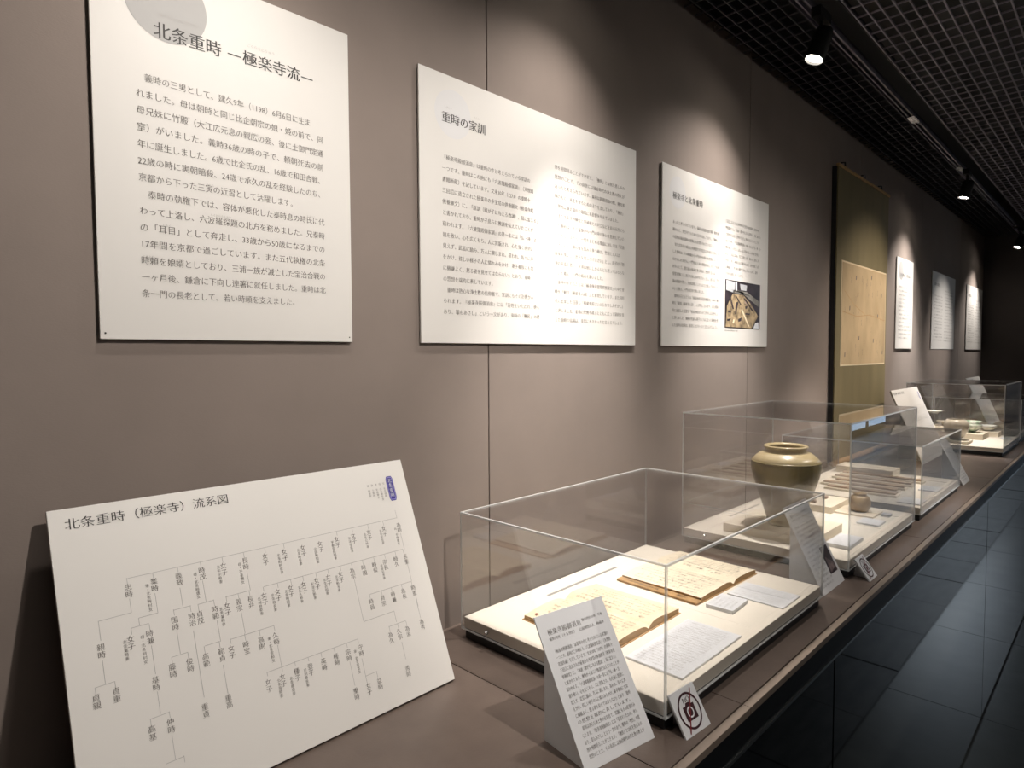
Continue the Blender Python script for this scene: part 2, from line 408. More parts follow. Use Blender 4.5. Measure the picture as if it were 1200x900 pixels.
# ================================================================ WALL PANELS
P1 = """　義時の三男として、建久9年（1198）6月6日に生ま
れました。母は朝時と同じ比企朝宗の娘・姫の前で、同
母兄妹に竹殿（大江広元息の親広の妾、後に土御門定通
室）がいました。義時36歳の時の子で、頼朝死去の前
年に誕生しました。6歳で比企氏の乱、16歳で和田合戦、
22歳の時に実朝暗殺、24歳で承久の乱を経験したのち、
京都から下った三寅の近習として活躍します。
　泰時の執権下では、容体が悪化した泰時息の時氏に代
わって上洛し、六波羅探題の北方を務めました。兄泰時
の「耳目」として奔走し、33歳から50歳になるまでの
17年間を京都で過ごしています。また五代執権の北条
時頼を娘婿としており、三浦一族が滅亡した宝治合戦の
一ヶ月後、鎌倉に下向し連署に就任しました。重時は北
条一門の長老として、若い時頼を支えました。""".split('\n')
P2A = """『極楽寺殿御消息』は重時の作と考えられている家訓の
一つです。重時はこの他にも『六波羅殿御家訓』（天理図
書館所蔵）を記しています。文永10年（1273）の重時十
三回忌に造立された極楽寺の多宝塔の供養願文（極楽寺塔
供養願文）に、「庭訓（親が子に与える教訓）、耳に留まる」
と書かれており、重時が子息らに教訓を伝えていたことが
窺われます。『六波羅殿御家訓』の第一条には「仏・神・主・
親を敬い、心を広くもち、人に賞翫され、心を強く慇懃に
見えず、武芸に励み、万人に親しまれ、慕われ、皆々に声
をかけ、貧しい様子の人に憐れみをかけ、妻子眷族にも常
に機嫌よく、怒る姿を見せてはならない」とあり、重時
の思想を端的に表しています。
　重時は熱心な浄土教の信仰者で、家訓にもその影響がみ
られます。『極楽寺殿御消息』には「百姓をいたわれ、徳も
あり、罪もあさし」という一文があり、重時の「撫民」の思""".split('\n')
P2B = """想を垣間見ることができます。「撫民」とは民を慈しみの
思想のことで、その背景には鎌倉時代の浄土教の教えが
あったと考えられています。幕府は飢饉追加の際、撫育策
期のもと、民生を守るための法令を出しており、「撫民」
の思想は鎌倉幕府の政策にも影響を与えていました。
　また北条氏の嫡流と共通祖との対立などを自ら行方にも
した重時は、その経験から一門の中の争いを危惧していた
のかもしれません。一門をまとめる理由に対しては「兄弟
が多いとて、親の後を恨みて争う時は、惣領たる人は
庶家を殊にし、庶子を見しさげなさい」とし、庶子は「惣
領の恩義を思い、兄弟は他にしかるなどと思ってはならな
い」と教え、一門の結束を願いました。
　重時の子どもたちは「極楽寺多宝塔供養願文」の中で重
時を「観覚（極楽寺入道）」と表現しています。また同時
代に出家した日蓮も「極楽寺殿はいみじかりし人ぞかし」
と評しました。重時の死後も政子とともに広って幕府を支
えた重時の信頼は、非常に大きかったと言えるでしょう。""".split('\n')

def block(mb, lines, x, z0, z1, w, size, fn, wx=1.):
    n = len(lines); full = max(width(l) for l in lines)
    for i, l in enumerate(lines):
        z = z0+(z1-z0)*i/max(1, n-1)
        fl_ = width(l)
        fit = w if fl_ > full*.93 else w*fl_/full
        put(mb, l, x, z-size*.36, size, fn, fit=fit, wx=wx)
def disc(mb, cx, cz, r, fn, n=48, clip=None):
    p = [(cx+r*math.cos(2*math.pi*k/n), cz+r*math.sin(2*math.pi*k/n)) for k in range(n)]
    if clip is not None: p = [(a, min(b, clip)) for a, b in p]
    mb.quad(*[fn(a, b) for a, b in p])
def ring(mb, cx, cz, rx, rz, wd, fn, n=56):
    b = len(mb.v)
    for k in range(n):
        a = 2*math.pi*k/n
        mb.v += [tuple(fn(cx+rx*math.cos(a), cz+rz*math.sin(a))), tuple(fn(cx+(rx-wd)*math.cos(a), cz+(rz-wd)*math.sin(a)))]
    for k in range(n):
        c = b+2*k; d = b+2*((k+1) % n); mb.f.append((c, c+1, d+1, d))

PZ = 1.5925; PH = .5247; KP = 1.0148
def wall_board(x0, x1, label, title=None, tx=0, tsize=.022, tw=None, circle=None, cmat=None, cols=(), tz=.438, tick=False):
    """white board hung on the wall; origin at its lower left corner, front face at y = -.021"""
    t = thing('info_panel', label, 'sign', (x0*KP, 0, H+(PZ-H)*KP)); t.scale = (KP, KP, KP)
    w = x1-x0
    MB().box(.0, w, -.0069, -.0025, 0, PH).build('face_board', M_BOARD, t, bevel=.0006)
    MB().box(.003, w-.003, -.0025, -.0002, .003, PH-.003).build('shadow_gap_spacer', M_BLACK, t)  # black backing paints in the shadow gap behind the board
    fn = frame((0, -.0069, 0), (1, 0, 0), (0, 0, 1), .0004)
    fn0 = frame((0, -.0069, 0), (1, 0, 0), (0, 0, 1), .0002)
    if circle:
        c = MB(); disc(c, *circle, fn0, clip=PH-.001); c.build('grey_circle', cmat, t)
    if title:
        c = MB()
        for (s, dx, dz, sz, fit) in title: put(c, s, dx, dz, sz, fn, fit=fit, bold=.018)
        c.build('title_lettering', M_INK, t)
    for (lines, dx, za, zb, wd, sz) in cols:
        c = MB(); block(c, lines, dx, za-PZ, zb-PZ, wd, sz, fn); c.build('text_block', M_INK2, t)
    return t, fn

t, fn = wall_board(.222, .602, 'large white portrait panel with grey circle at top left, nearest on the wall',
    title=[('北条重時', .075, .419, .0235, .092), ('―', .176, .421, .02, .020), ('極楽寺流', .198, .421, .0225, .093), ('―', .293, .422, .02, .020)],
    circle=(.093, .468, .054), cmat=M_GREY,
    cols=[(P1, .051, 1.950, 1.656, .279, .0122)])
c = MB()
for s, x, z, sz in (('ほうじょうしげとき', .083, .448, .0055), ('ごくらくじりゅう', .205, .447, .0055), ('ひきともむね', .212, .337, .0038), ('たけどの', .105, .316, .0038), ('ちかひろ', .205, .316, .0038),
                    ('つちみかどさだみち', .282, .314, .0038), ('みとら', .14, .226, .0038), ('ときうじ', .298, .204, .0038), ('ろくはらたんだい', .145, .183, .0038), ('じもく', .08, .159, .0038), ('ときより', .053, .113, .0038), ('れんしょ', .19, .09, .0038)):
    put(c, s, x, z, sz, fn)
c.build('reading_lettering', M_INKL, t)
for a, b in ((.006, .008), (.374, .008)):
    c = MB(); disc(c, a, b, .0012, fn, 10); c.build('pin', M_INK, t)

t, fn = wall_board(.752, 1.484, 'wide white landscape panel with two text columns, second on the wall',
    title=[('重時の家訓', .055, .434, .0225, .118)], circle=(.085, .452, .047), cmat=M_GREYL,
    cols=[(P2A, .055, 1.957, 1.655, .285, .0108), (P2B, .393, 2.006, 1.651, .285, .0108)])
c = MB()
for s, x, z, sz in (('しげとき', .062, .460, .005), ('かくん', .14, .459, .005)): put(c, s, x, z, sz, fn)
c.build('reading_lettering', M_INKL, t)

P3A = (P2B[2:]+P2A[5:])[:15]; P3B = P2A[3:12]
t, fn = wall_board(1.619, 2.357, 'white landscape panel with a small excavation photograph at lower right, third on the wall',
    title=[('極楽寺と北条重時', .057, .433, .0225, .182)], circle=(.085, .452, .047), cmat=M_GREYL,
    cols=[(P3A, .058, 1.957, 1.655, .290, .0112), (P3B, .395, 2.008, 1.836, .282, .0112)])
# printed photograph of a dig
c = MB(); X0, X1, Z0, Z1 = .396, .672, .063, .224
c.quad(fn(X0, Z0), fn(X1, Z0), fn(X1, Z1), fn(X0, Z1)); ph = c.build('photo_print', M_PIC, t)
fp = frame((0, -.0069, 0), (1, 0, 0), (0, 0, 1), .0007); W_ = X1-X0; Hh = Z1-Z0
def pp(material, *poly):
    c = MB(); c.quad(*[fp(X0+a*W_, Z0+b*Hh) for a, b in poly]); o = c.build('printed_patch', material, ph); return o
pp(M_GROUND, (.02, .02), (.75, .02), (.95, .3), (.72, .55), (.5, .72), (.2, .72), (.05, .45))
fp = frame((0, -.0069, 0), (1, 0, 0), (0, 0, 1), .0009)
pp(M_BLOCKG, (.02, .78), (.25, .74), (.26, .97), (.02, .99)); pp(M_CARD, (.27, .78), (.32, .78), (.32, .98), (.27, .98))
pp(M_BLOCKG, (.42, .82), (.58, .82), (.6, .94), (.4, .95)); pp(mat('grey_photo_print', (.22, .21, .19), .6, var=.3, scale=40), (.2, .74), (.5, .74), (.95, .5), (.98, .62), (.6, .8), (.22, .8))
pp(M_PIC, (.28, .68), (.31, .68), (.45, .5), (.42, .5)); pp(M_MAPB, (.44, .40), (.47, .42), (.68, .06), (.65, .05))
pp(M_PIC, (.08, .36), (.16, .36), (.16, .32), (.08, .32)); pp(M_PIC, (.06, .18), (.16, .2), (.14, .16), (.06, .14))
pp(M_PIC, (.56, .34), (.70, .34), (.68, .30), (.56, .31)); pp(M_PIC, (.68, .6), (.72, .6), (.97, .32), (.97, .26)); pp(M_CARD, (.8, .02), (.97, .02), (.95, .16), (.86, .14))
for q in (((.10, .70), (.13, .70), (.24, .40), (.20, .40)), ((.50, .66), (.54, .66), (.80, .40), (.77, .38)), ((.30, .55), (.36, .56), (.30, .30), (.27, .30)), ((.36, .20), (.46, .24), (.44, .16), (.36, .14)), ((.15, .80), (.45, .79), (.75, .70), (.45, .75)), ((.02, .45), (.06, .50), (.05, .62), (.02, .62)), ((.55, .48), (.62, .50), (.60, .44), (.56, .43))): pp(M_PIC, *q)
pp(M_MAPB, (.20, .10), (.24, .10), (.26, .18), (.22, .18)); pp(M_SHERD, (.55, .60), (.75, .48), (.72, .44), (.52, .56))
c = MB(); put(c, '極楽寺旧境内の発掘調査風景（遺構）', X0, .052, .006, fn); c.build('photo_caption', M_INK2, t)

t, fn = wall_board(4.136, 4.512, 'narrow white portrait panel with grey circle, first beyond the hanging scroll',
    title=[('北条業時', .075, .419, .0235, .092), ('―普恩寺流―', .19, .421, .0225, .12)], circle=(.093, .452, .054), cmat=M_GREY,
    cols=[(P1, .051, 1.950, 1.656, .279, .0122)])
t, fn = wall_board(5.03, 5.778, 'brightly lit white landscape panel, second beyond the hanging scroll',
    title=[('永福寺と北条氏', .06, .434, .0225, .15)], cols=[(P2A, .055, 1.957, 1.655, .285, .0108), (P2B, .393, 2.006, 1.651, .285, .0108)])
t, fn = wall_board(6.255, 6.98, 'farthest white landscape panel, beside the dark end wall',
    title=[('鎌倉の出土品', .06, .434, .0225, .14)], cols=[(P2B, .055, 1.957, 1.655, .285, .0108), (P2A, .393, 2.006, 1.651, .285, .0108)])

# picture hooks along the top of the wall
for k, xx in enumerate((1.951, 3.282, 3.547, 3.862, 4.341)):
    h = MB().tube([(0, 0, 0), (0, -.010, 0), (0, -.012, .006)], .0028, 8).build('wall_hook', M_METAL, None)
    h.location = (xx, 0, 2.612); tag(h, ('tiny steel hook at the top of the wall above the third panel', 'tiny steel hook at the top of the wall above the near edge of the scroll', 'tiny steel hook at the top of the wall above the middle of the scroll', 'tiny steel hook at the top of the wall above the far edge of the scroll', 'tiny steel hook at the top of the wall above the first panel beyond the scroll')[k], 'hook', 'steel hooks along the top of the wall')

# ================================================================ HANGING SCROLL
sc = thing('hanging_scroll', 'tall olive silk hanging scroll with a brown map mounted in it', 'scroll', (3.10, 0, 1.06))
SW = .822; SH = 1.355
MB().box(0, SW, -.026, -.020, 0, SH).build('silk_mount', M_MOUNT, sc, bevel=.001)
MB().box(-.004, SW-.01, -.019, -.001, .0, SH-.005).build('backing_board', M_BLACK, sc)
MB().box(-.006, SW+.006, -.031, -.018, SH-.006, SH+.006).build('top_rod', M_COVER, sc)
MB().tube([(-.02, -.030, .0), (SW+.02, -.030, .0)], .014, 14).build('roller', M_COVER, sc, smooth=True)
for xx in (.10, .40, .69):
    MB().tube([(xx, -.024, SH+.004), (xx, -.022, SH+.03), (xx, -.006, SH+.032)], .004, 8).build('hook', M_BLACK if xx != .40 else M_METAL, sc)
MB().box(.068, .797, -.0275, -.026, .448, .937).build('map_border', M_MAPB, sc)
MB().box(.076, .789, -.0285, -.0275, .456, .929).build('map_sheet', M_MAP, sc)
fn = frame((0, -.0285, 0), (1, 0, 0), (0, 0, 1), .0004)
c = MB()
for k in range(34):
    a, b = random.uniform(.1, .76), random.uniform(.49, .9)
    for j in range(random.choice((2, 3, 3, 4))):
        put(c, random.choice('寺山川谷堂門坂田下前'), a, b-j*.010, .010, fn)
for (a, b) in ((.27, .86), (.52, .88), (.70, .80), (.30, .78), (.18, .71), (.64, .69), (.57, .56), (.33, .57), (.12, .49), (.74, .50)):
    c.quad(fn(a, b), fn(a+.012, b+.003), fn(a+.014, b+.022), fn(a+.002, b+.02))
c.build('map_lettering', M_INK2, sc)
c = MB()
for pts in (((.08, .70), (.3, .685), (.5, .70), (.78, .68)), ((.43, .93), (.425, .8), (.44, .7), (.43, .46)), ((.10, .8), (.25, .74), (.42, .70)), ((.6, .9), (.63, .75), (.72, .66), (.75, .5))):
    for (a, b), (a2, b2) in zip(pts, pts[1:]): c.quad(fn(a, b), fn(a2, b2), fn(a2, b2+.003), fn(a, b+.003))
c.build('map_lines', M_COVER, sc)

# ================================================================ FAMILY-TREE BOARDS (lean back)
BIG = """忠時 0.0773 0.2752;業時 0.1078 0.2752;義政 0.1387 0.2749;時茂 0.1690 0.2751;国時 0.1253 0.2191;時治 0.1468 0.2179;貞茂 0.1572 0.2178;女子 0.0719 0.2109;時兼 0.0939 0.2111;親時 0.0391 0.2112;貞親 0.0277 0.1553;貞重 0.0489 0.1553;基時 0.0928 0.1529;高基 0.0812 0.0979;仲時 0.1025 0.0981;藤時 0.1141 0.1619;俊時 0.1354 0.1615;重貞 0.1450 0.1003;重高 0.1755 0.1005;高範 0.1557 0.1614;範貞 0.1765 0.1612;女子 0.1899 0.1609;時範 0.1774 0.2185;女子 0.1943 0.2187;義宗 0.2106 0.2194;長弁 0.2276 0.2187;時宝 0.2103 0.1599;高則 0.2320 0.1594;女子 0.1986 0.2742;長時 0.2299 0.2744;女子 0.2600 0.2739;女子 0.2907 0.2738;女子 0.3212 0.2735;女子 0.3509 0.2733;女子 0.2478 0.2182;女子 0.2685 0.2185;女子 0.2892 0.2188;女子 0.3106 0.2183;女子 0.3326 0.2186;女子 0.3816 0.2739;女子 0.4121 0.2736;女子 0.4427 0.2734;女子 0.4734 0.2734;為時 0.5046 0.2736;女子 0.3529 0.2187;女子 0.3747 0.2182;為宗 0.3963 0.2183;時親 0.4181 0.2185;時俊 0.4391 0.2182;宗長 0.4601 0.2177;時久 0.4825 0.2178;長重 0.5032 0.2175;時員 0.4180 0.1622;貞宗 0.4402 0.1620;時兼 0.4614 0.1622;為長 0.4826 0.1622;時重 0.5039 0.1623;久時 0.2537 0.1590;女子 0.2310 0.1008;女子 0.2521 0.1005;種子 0.2739 0.1009;登子 0.2956 0.1006;英時 0.3170 0.1007;種時 0.3382 0.1009;宗時 0.3594 0.1002;守時 0.3814 0.1003;重時 0.3584 0.0427;女子 0.3809 0.0421;益時 0.4011 0.0422;為久 0.4391 0.1019;久宗 0.4563 0.1023;為浜 0.4731 0.1017;為秀 0.5040 0.1041;秀時 0.4561 0.0426"""
SMALL = """妻・北条時村女 0.0993 0.2610;母・北条時盛女 0.1596 0.2609;北条業時妻 0.0653 0.2037;母・北条時村女 0.0851 0.1984;北条兼時妻 0.1858 0.2106;北条宗政妻 0.1917 0.2685;母・平基親女 0.2216 0.2626;北条時村後妻 0.2811 0.2625;北条時基妻 0.3133 0.2655;小田時知妻 0.3415 0.2616;名越時章妻 0.2401 0.2097;北条政長妻 0.2608 0.2096;北条時国妻 0.2818 0.2097;北条久時妻 0.3031 0.2099;安達宗顕妻 0.3249 0.2096;宇都宮経綱妻 0.3726 0.2628;安達泰盛妻 0.4044 0.2650;北条公時妻 0.4347 0.2652;北条宗長妻 0.4657 0.2651;母・平時親女 0.4965 0.2599;北条貞国妻 0.3461 0.2106;北条時家妻 0.3671 0.2100;長井宗秀妻 0.4522 0.2075;妻・北条宗頼女 0.2440 0.1467;北条基時妻 0.2461 0.0922;北条維貞妻 0.2643 0.0887;足利尊氏妻 0.2868 0.0922;妻・北条宗宣女 0.3712 0.0867"""
TREE = [(0.077,0.284,0.077,0.293),(0.078,0.292,0.505,0.292),(0.505,0.291,0.505,0.306),(0.077,0.266,0.077,0.248),(0.077,0.248,0.040,0.248),(0.040,0.248,0.040,0.224),(0.108,0.292,0.108,0.285),(0.107,0.265,0.107,0.239),(0.107,0.239,0.084,0.239),(0.084,0.239,0.084,0.230),(0.074,0.229,0.095,0.229),(0.074,0.229,0.074,0.221),(0.095,0.228,0.095,0.220),(0.139,0.292,0.139,0.285),(0.138,0.264,0.138,0.239),(0.126,0.237,0.148,0.237),(0.126,0.238,0.126,0.230),(0.147,0.237,0.147,0.229),(0.169,0.292,0.169,0.286),(0.168,0.266,0.168,0.236),(0.157,0.236,0.178,0.236),(0.157,0.236,0.157,0.227),(0.178,0.237,0.178,0.228),(0.199,0.292,0.199,0.284),(0.230,0.292,0.230,0.284),(0.230,0.264,0.230,0.236),(0.195,0.236,0.229,0.236),(0.195,0.237,0.195,0.229),(0.212,0.236,0.212,0.229),(0.228,0.236,0.228,0.229),(0.250,0.236,0.502,0.236),(0.505,0.264,0.505,0.235),(0.502,0.235,0.502,0.227),(0.249,0.236,0.249,0.229),(0.271,0.236,0.271,0.229),(0.292,0.236,0.292,0.228),(0.312,0.236,0.312,0.228),(0.334,0.235,0.334,0.228),(0.355,0.236,0.355,0.229),(0.377,0.236,0.377,0.228),(0.398,0.235,0.398,0.228),(0.419,0.236,0.419,0.228),(0.441,0.235,0.441,0.228),(0.463,0.235,0.463,0.228),(0.485,0.235,0.485,0.227),(0.384,0.292,0.384,0.285),(0.413,0.292,0.413,0.285),(0.444,0.292,0.444,0.284),(0.475,0.292,0.475,0.284),(0.262,0.291,0.262,0.284),(0.292,0.291,0.292,0.284),(0.504,0.209,0.504,0.179),(0.419,0.179,0.503,0.179),(0.418,0.180,0.418,0.172),(0.441,0.180,0.441,0.172),(0.461,0.179,0.461,0.171),(0.482,0.179,0.482,0.171),(0.503,0.179,0.503,0.170),(0.505,0.154,0.505,0.135),(0.504,0.149,0.504,0.115),(0.397,0.209,0.397,0.142),(0.397,0.141,0.456,0.141),(0.456,0.141,0.456,0.123),(0.440,0.120,0.474,0.120),(0.440,0.121,0.440,0.112),(0.457,0.120,0.457,0.112),(0.474,0.119,0.474,0.112),(0.457,0.090,0.457,0.062),(0.212,0.209,0.212,0.180),(0.191,0.178,0.254,0.178),(0.191,0.179,0.191,0.172),(0.211,0.180,0.211,0.170),(0.232,0.178,0.232,0.170),(0.254,0.178,0.254,0.170),(0.254,0.150,0.254,0.120),(0.232,0.119,0.380,0.119),(0.232,0.120,0.232,0.114),(0.254,0.120,0.254,0.113),(0.274,0.120,0.274,0.113),(0.295,0.119,0.295,0.113),(0.316,0.119,0.316,0.112),(0.338,0.119,0.338,0.112),(0.360,0.119,0.360,0.112),(0.380,0.119,0.380,0.112),(0.359,0.091,0.359,0.055),(0.380,0.089,0.380,0.052),(0.380,0.062,0.401,0.062),(0.400,0.061,0.400,0.053),(0.178,0.208,0.178,0.179),(0.176,0.180,0.176,0.171),(0.157,0.180,0.177,0.180),(0.156,0.180,0.156,0.171),(0.176,0.149,0.176,0.111),(0.146,0.204,0.146,0.117),(0.126,0.209,0.126,0.180),(0.115,0.179,0.135,0.179),(0.115,0.179,0.115,0.172),(0.135,0.179,0.135,0.171),(0.039,0.201,0.039,0.173),(0.028,0.172,0.049,0.172),(0.028,0.172,0.028,0.165),(0.049,0.172,0.049,0.165),(0.094,0.201,0.094,0.165),(0.093,0.144,0.093,0.117),(0.081,0.115,0.103,0.115),(0.081,0.115,0.081,0.107),(0.103,0.116,0.103,0.108),(0.102,0.088,0.102,0.059),(0.091,0.058,0.112,0.058),(0.112,0.059,0.112,0.051)]
TW, TH = .543, .396
SN, CS = .384, .923
def lean_board(name, x0, yb, label, full=True):
    t = thing(name, label, 'sign', (x0, yb, ZC+.0036))
    U, V, N = Vector((1, 0, 0)), Vector((0, SN, CS)), Vector((0, -CS, SN))
    fn3 = lambda a, b, h: U*a+V*b+N*h
    MB().prism([(0, 0), (TW, 0), (TW, TH), (0, TH)], -.006, 0, fn3).build('board', M_BOARD, t, bevel=.0006)
    MB().prism([(.004, .0), (TW-.004, .0), (TW-.004, TH-.004), (.004, TH-.004)], -.0085, -.006, fn3).build('backing', M_BLACK, t)
    # prop behind
    for a in (.12, TW-.12):
        yk = SN*TH*.75; zk = CS*TH*.75
        MB().prism([(.012, .0), (yk+.012, zk), (yk+.03, 0)], a-.004, a+.004, lambda p, q, h: Vector((h, p, q))).build('prop', M_BOARDC, t)
    fn = lambda a, b: fn3(a, b, .0004); fn0 = lambda a, b: fn3(a, b, .0002)
    c = MB()
    put(c, '北条重時（極楽寺）流系図', .017, .3695, .0158, fn, fit=.206, bold=.006)
    c.build('title_lettering', M_INK, t)
    c = MB(); cx_, cz_ = .508, .346
    b0 = [(-.0075, .017), (-.005, .0225), (.005, .0225), (.0075, .017), (.0075, -.017), (.005, -.0225), (-.005, -.0225), (-.0075, -.017)]
    c.quad(*[fn0(cx_+p, cz_+q) for p, q in b0[::-1]]); bd = c.build('blue_badge', M_BLUE, t)
    c = MB(); b1 = [(p*.86, q*.93) for p, q in b0]
    b2 = [(p*.72, q*.87) for p, q in b0]
    for i in range(8):
        j = (i+1) % 8; c.quad(*[fn(cx_+p, cz_+q) for p, q in (b1[i], b1[j], b2[j], b2[i])])
    c.build('badge_rim', M_BLUEL, bd)
    c = MB(); put(c, '北条重時', cx_, cz_+.018, .0088, fn, vertical=True); c.build('badge_lettering', M_CARD, bd)
    if not full: return t
    c = MB()
    for s, x in (('父　北条義時', .494), ('母　比企朝宗女', .486), ('妻　平基親女', .478), ('妻　小御所', .470), ('妻　備後局', .462)):
        put(c, s, x, .359, .0046, fn, vertical=True)
    for it in SMALL.replace('\n', ';').split(';'):
        s, a, b = it.split(); n = len(s); put(c, s, float(a), float(b)+n*.0026, .0052, fn, vertical=True)
    c.build('note_lettering', M_INK2, t)
    c = MB()
    for it in BIG.replace('\n', ';').split(';'):
        s, a, b = it.split(); put(c, s, float(a), float(b)+.0092, .0092, fn, vertical=True)
    c.build('name_lettering', M_INK2, t)
    c = MB()
    for a, b, a2, b2 in TREE:
        if a == a2: lo, hi = min(b, b2), max(b, b2); c.quad(fn0(a-.0003, lo), fn0(a+.0003, lo), fn0(a+.0003, hi), fn0(a-.0003, hi))
        else: lo, hi = min(a, a2), max(a, a2); c.quad(fn0(lo, b-.0003), fn0(hi, b-.0003), fn0(hi, b+.0003), fn0(lo, b+.0003))
    c.build('tree_lines', M_GREY, t)
    return t
lean_board('family_tree_board', .156, -.175, 'large white family tree board with blue badge leaning on the wall, nearest the viewer')
lean_board('family_tree_board', 3.70, -.262, 'white family tree board leaning between the third and fourth glass cases')
lean_board('family_tree_board', 5.83, -.250, 'farthest white family tree board, leaning beyond the fourth glass case', False)

# ================================================================ DISPLAY CASES
def case(x0, x1, y0, y1, zt, label, slot=None):
    """y0 nearer the viewer; origin at lower wall-side corner"""
    t = thing('display_case', label, 'display case', (x0, y1, ZC))
    w, d, h = x1-x0, y1-y0, zt-ZC; zb = .0219; zy = ZT-ZC; e = .0035
    MB().box(.006, w-.006, -d+.006, -.006, 0, zb).build('black_base', M_BLACK, t, bevel=.002)
    MB().box(e+.001, w-e-.001, -d+e+.001, -e-.001, zb, zy).build('cream_tray', M_TRAY, t, bevel=.0012)
    if slot:
        MB().box(slot[0]-x0, slot[1]-x0, slot[2]-y1-.0035, slot[2]-y1+.0035, zy+.0001, zy+.0008).build('slot_strip', M_SLOT, t)
    zs = zb
    MB().box(e, w-e, -e, 0, zs, h-e).build('pane', M_ACR, t)
    MB().box(e, w-e, -d, -d+e, zs, h-e).build('pane', M_ACR, t)
    MB().box(0, e, -d+e, -e, zs, h-e).build('pane', M_ACR, t)
    MB().box(w-e, w, -d+e, -e, zs, h-e).build('pane', M_ACR, t)
    MB().box(e, w-e, -d+e, -e, h-e, h).build('top_pane', M_ACR, t)
    for (a, b) in ((0, 0), (w-e, 0), (0, -d+e), (w-e, -d+e)):
        MB().box(a, a+e, b-e, b, zs, h-e).build('edge', M_ACRE, t)
    for q in ((0, w, -e, 0), (0, w, -d, -d+e), (0, e, -d+e, -e), (w-e, w, -d+e, -e)):
        MB().box(*q, h-e, h).build('edge', M_ACRE, t)
    for q in ((0, w, -e, .0), (0, w, -d, -d+e), (0, e, -d+e, -e), (w-e, w, -d+e, -e)):
        MB().box(*q, zs-.002, zs).build('edge', M_ACRE, t)
    for yy in (-.075,):
        s = MB(); s.lathe([(.0001, -.003), (.003, -.003), (.004, -.001), (.004, .003), (.0001, .003)], 14)
        s.v = [(-.002+v[2]-.001, yy+v[0], .034+v[1]) for v in s.v]; s.build('screw', M_METAL, t)
    return t
case(.8165, 1.4857, -.5179, -.0563, 1.259, 'low clear case nearest the viewer, holding two open old books', (1.018, 1.271, -.110))
case(1.7032, 2.367, -.5072, -.0441, 1.3954, 'tall clear case holding the large olive jar', (1.925, 2.150, -.090))
case(2.4592, 3.1182, -.5064, -.0418, 1.2569, 'low clear case holding wooden slats, behind the jar case')
case(4.2939, 4.9812, -.5115, -.0459, 1.3931, 'tall clear case holding bowls, far along the counter')
case(5.055, 5.72, -.508, -.045, 1.27, 'farthest low clear case, behind the case of bowls')

# ---------------------------------------------------------------- open books
def book(x0, x1, xs_, y0, y1, th, label, strip=False, rot=0, seed=1, pmat=None):
    rnd = random.Random(seed)
    t = thing('open_book', label, 'book', (xs_, (y0+y1)/2, ZT), (0, 0, rot))
    a, b, d = xs_-x0, x1-xs_, (y1-y0)/2
    def top(u):
        # height of the page surface at signed distance u from the spine
        L = a if u < 0 else b; s = abs(u)/L
        return .004+th*(1-math.exp(-s*9))*(1-.55*s**1.6)+.0*s
    n = 15; us = [-a+(a)*k/n for k in range(n)]+[b*k/n for k in range(n+1)]
    def wav(u, v): return .0008*math.sin(u*60+v*25+seed)
    m_ = MB(); rows = 9
    for k, u in enumerate(us):
        for j in range(rows):
            v = -d+2*d*j/(rows-1); m_.v.append((u, v, top(u)+wav(u, v)))
    for k in range(len(us)-1):
        for j in range(rows-1):
            q = k*rows+j; m_.f.append((q, q+rows, q+rows+1, q+1))
    m_.build('pages', pmat or M_PAPER, t, smooth=True)
    # page block edges
    e = MB()
    for j, v in ((0, -d), (rows-1, d)):
        for k in range(len(us)-1):
            u, u2 = us[k], us[k+1]
            z1, z2 = top(u)+wav(u, v), top(u2)+wav(u2, v)
            ql = [(u, v, .0015), (u2, v, .0015), (u2, v, z2), (u, v, z1)]
            e.quad(*(ql if j == 0 else ql[::-1]))
    for u in (us[0], us[-1]):
        for j in range(rows-1):
            v, v2 = -d+2*d*j/(rows-1), -d+2*d*(j+1)/(rows-1)
            ql = [(u, v2, .0015), (u, v, .0015), (u, v, top(u)+wav(u, v)), (u, v2, top(u)+wav(u, v2))]
            e.quad(*(ql if u < 0 else ql[::-1]))
    e.build('page_edges', M_PEDGE, t)
    MB().box(-a-.003, b+.003, -d-.003, d+.003, 0, .0015).build('cover', M_COVER, t)
    # brushed columns of script
    c = MB(); src = ''.join(P1+P2A).replace('　', '').replace('、', '').replace('。', '')
    for sgn, L in ((-1, a), (1, b)):
        ncol = int((L-.018)/.0135)
        for i in range(ncol):
            u = sgn*(.014+i*.0135+.003)
            v = d-.014-rnd.uniform(0, .012)
            while v > -d+.02:
                ch = rnd.choice(src); gv, gf, ga = glyph(ch); s = rnd.uniform(.0065, .0085); b_ = len(c.v); k_ = rnd.uniform(-.3, .3)
                for p in gv:
                    uu = u+(p[0]-.5)*s+(p[1]-.4)*s*k_; vv = v+(p[1]-.8)*s
                    c.v.append((uu, vv, top(uu)+wav(uu, vv)+.0006))
                c.f += [tuple(b_+i2 for i2 in q) for q in gf]
                v -= s*rnd.uniform(.95, 1.25)
                if rnd.random() < .05: v -= .012
    c.build('brushed_script', M_INK2, t)
    if strip:
        MB().box(-a-.022, -a-.001, -d-.002, d, .0015, .006).build('folded_cover_strip', M_COVER, t, bevel=.001)
        c = MB(); f2 = lambda p, q: (p, q, .0064)
        for k in range(2): put(c, ('北条重時家訓', '書写')[k], -a-.0115, (d-.03, -d+.05)[k], .013, f2, vertical=True)
        c.build('strip_lettering', M_INK, t)
    else:
        c = MB(); 
        c.quad((-a+.012, d-.022, top(-a+.012)+.0012), (-a+.018, d-.022, top(-a+.018)+.0012), (-a+.018, d-.016, top(-a+.018)+.0012), (-a+.012, d-.016, top(-a+.012)+.0012))
        c.build('red_seal', M_RED, t)
    return t
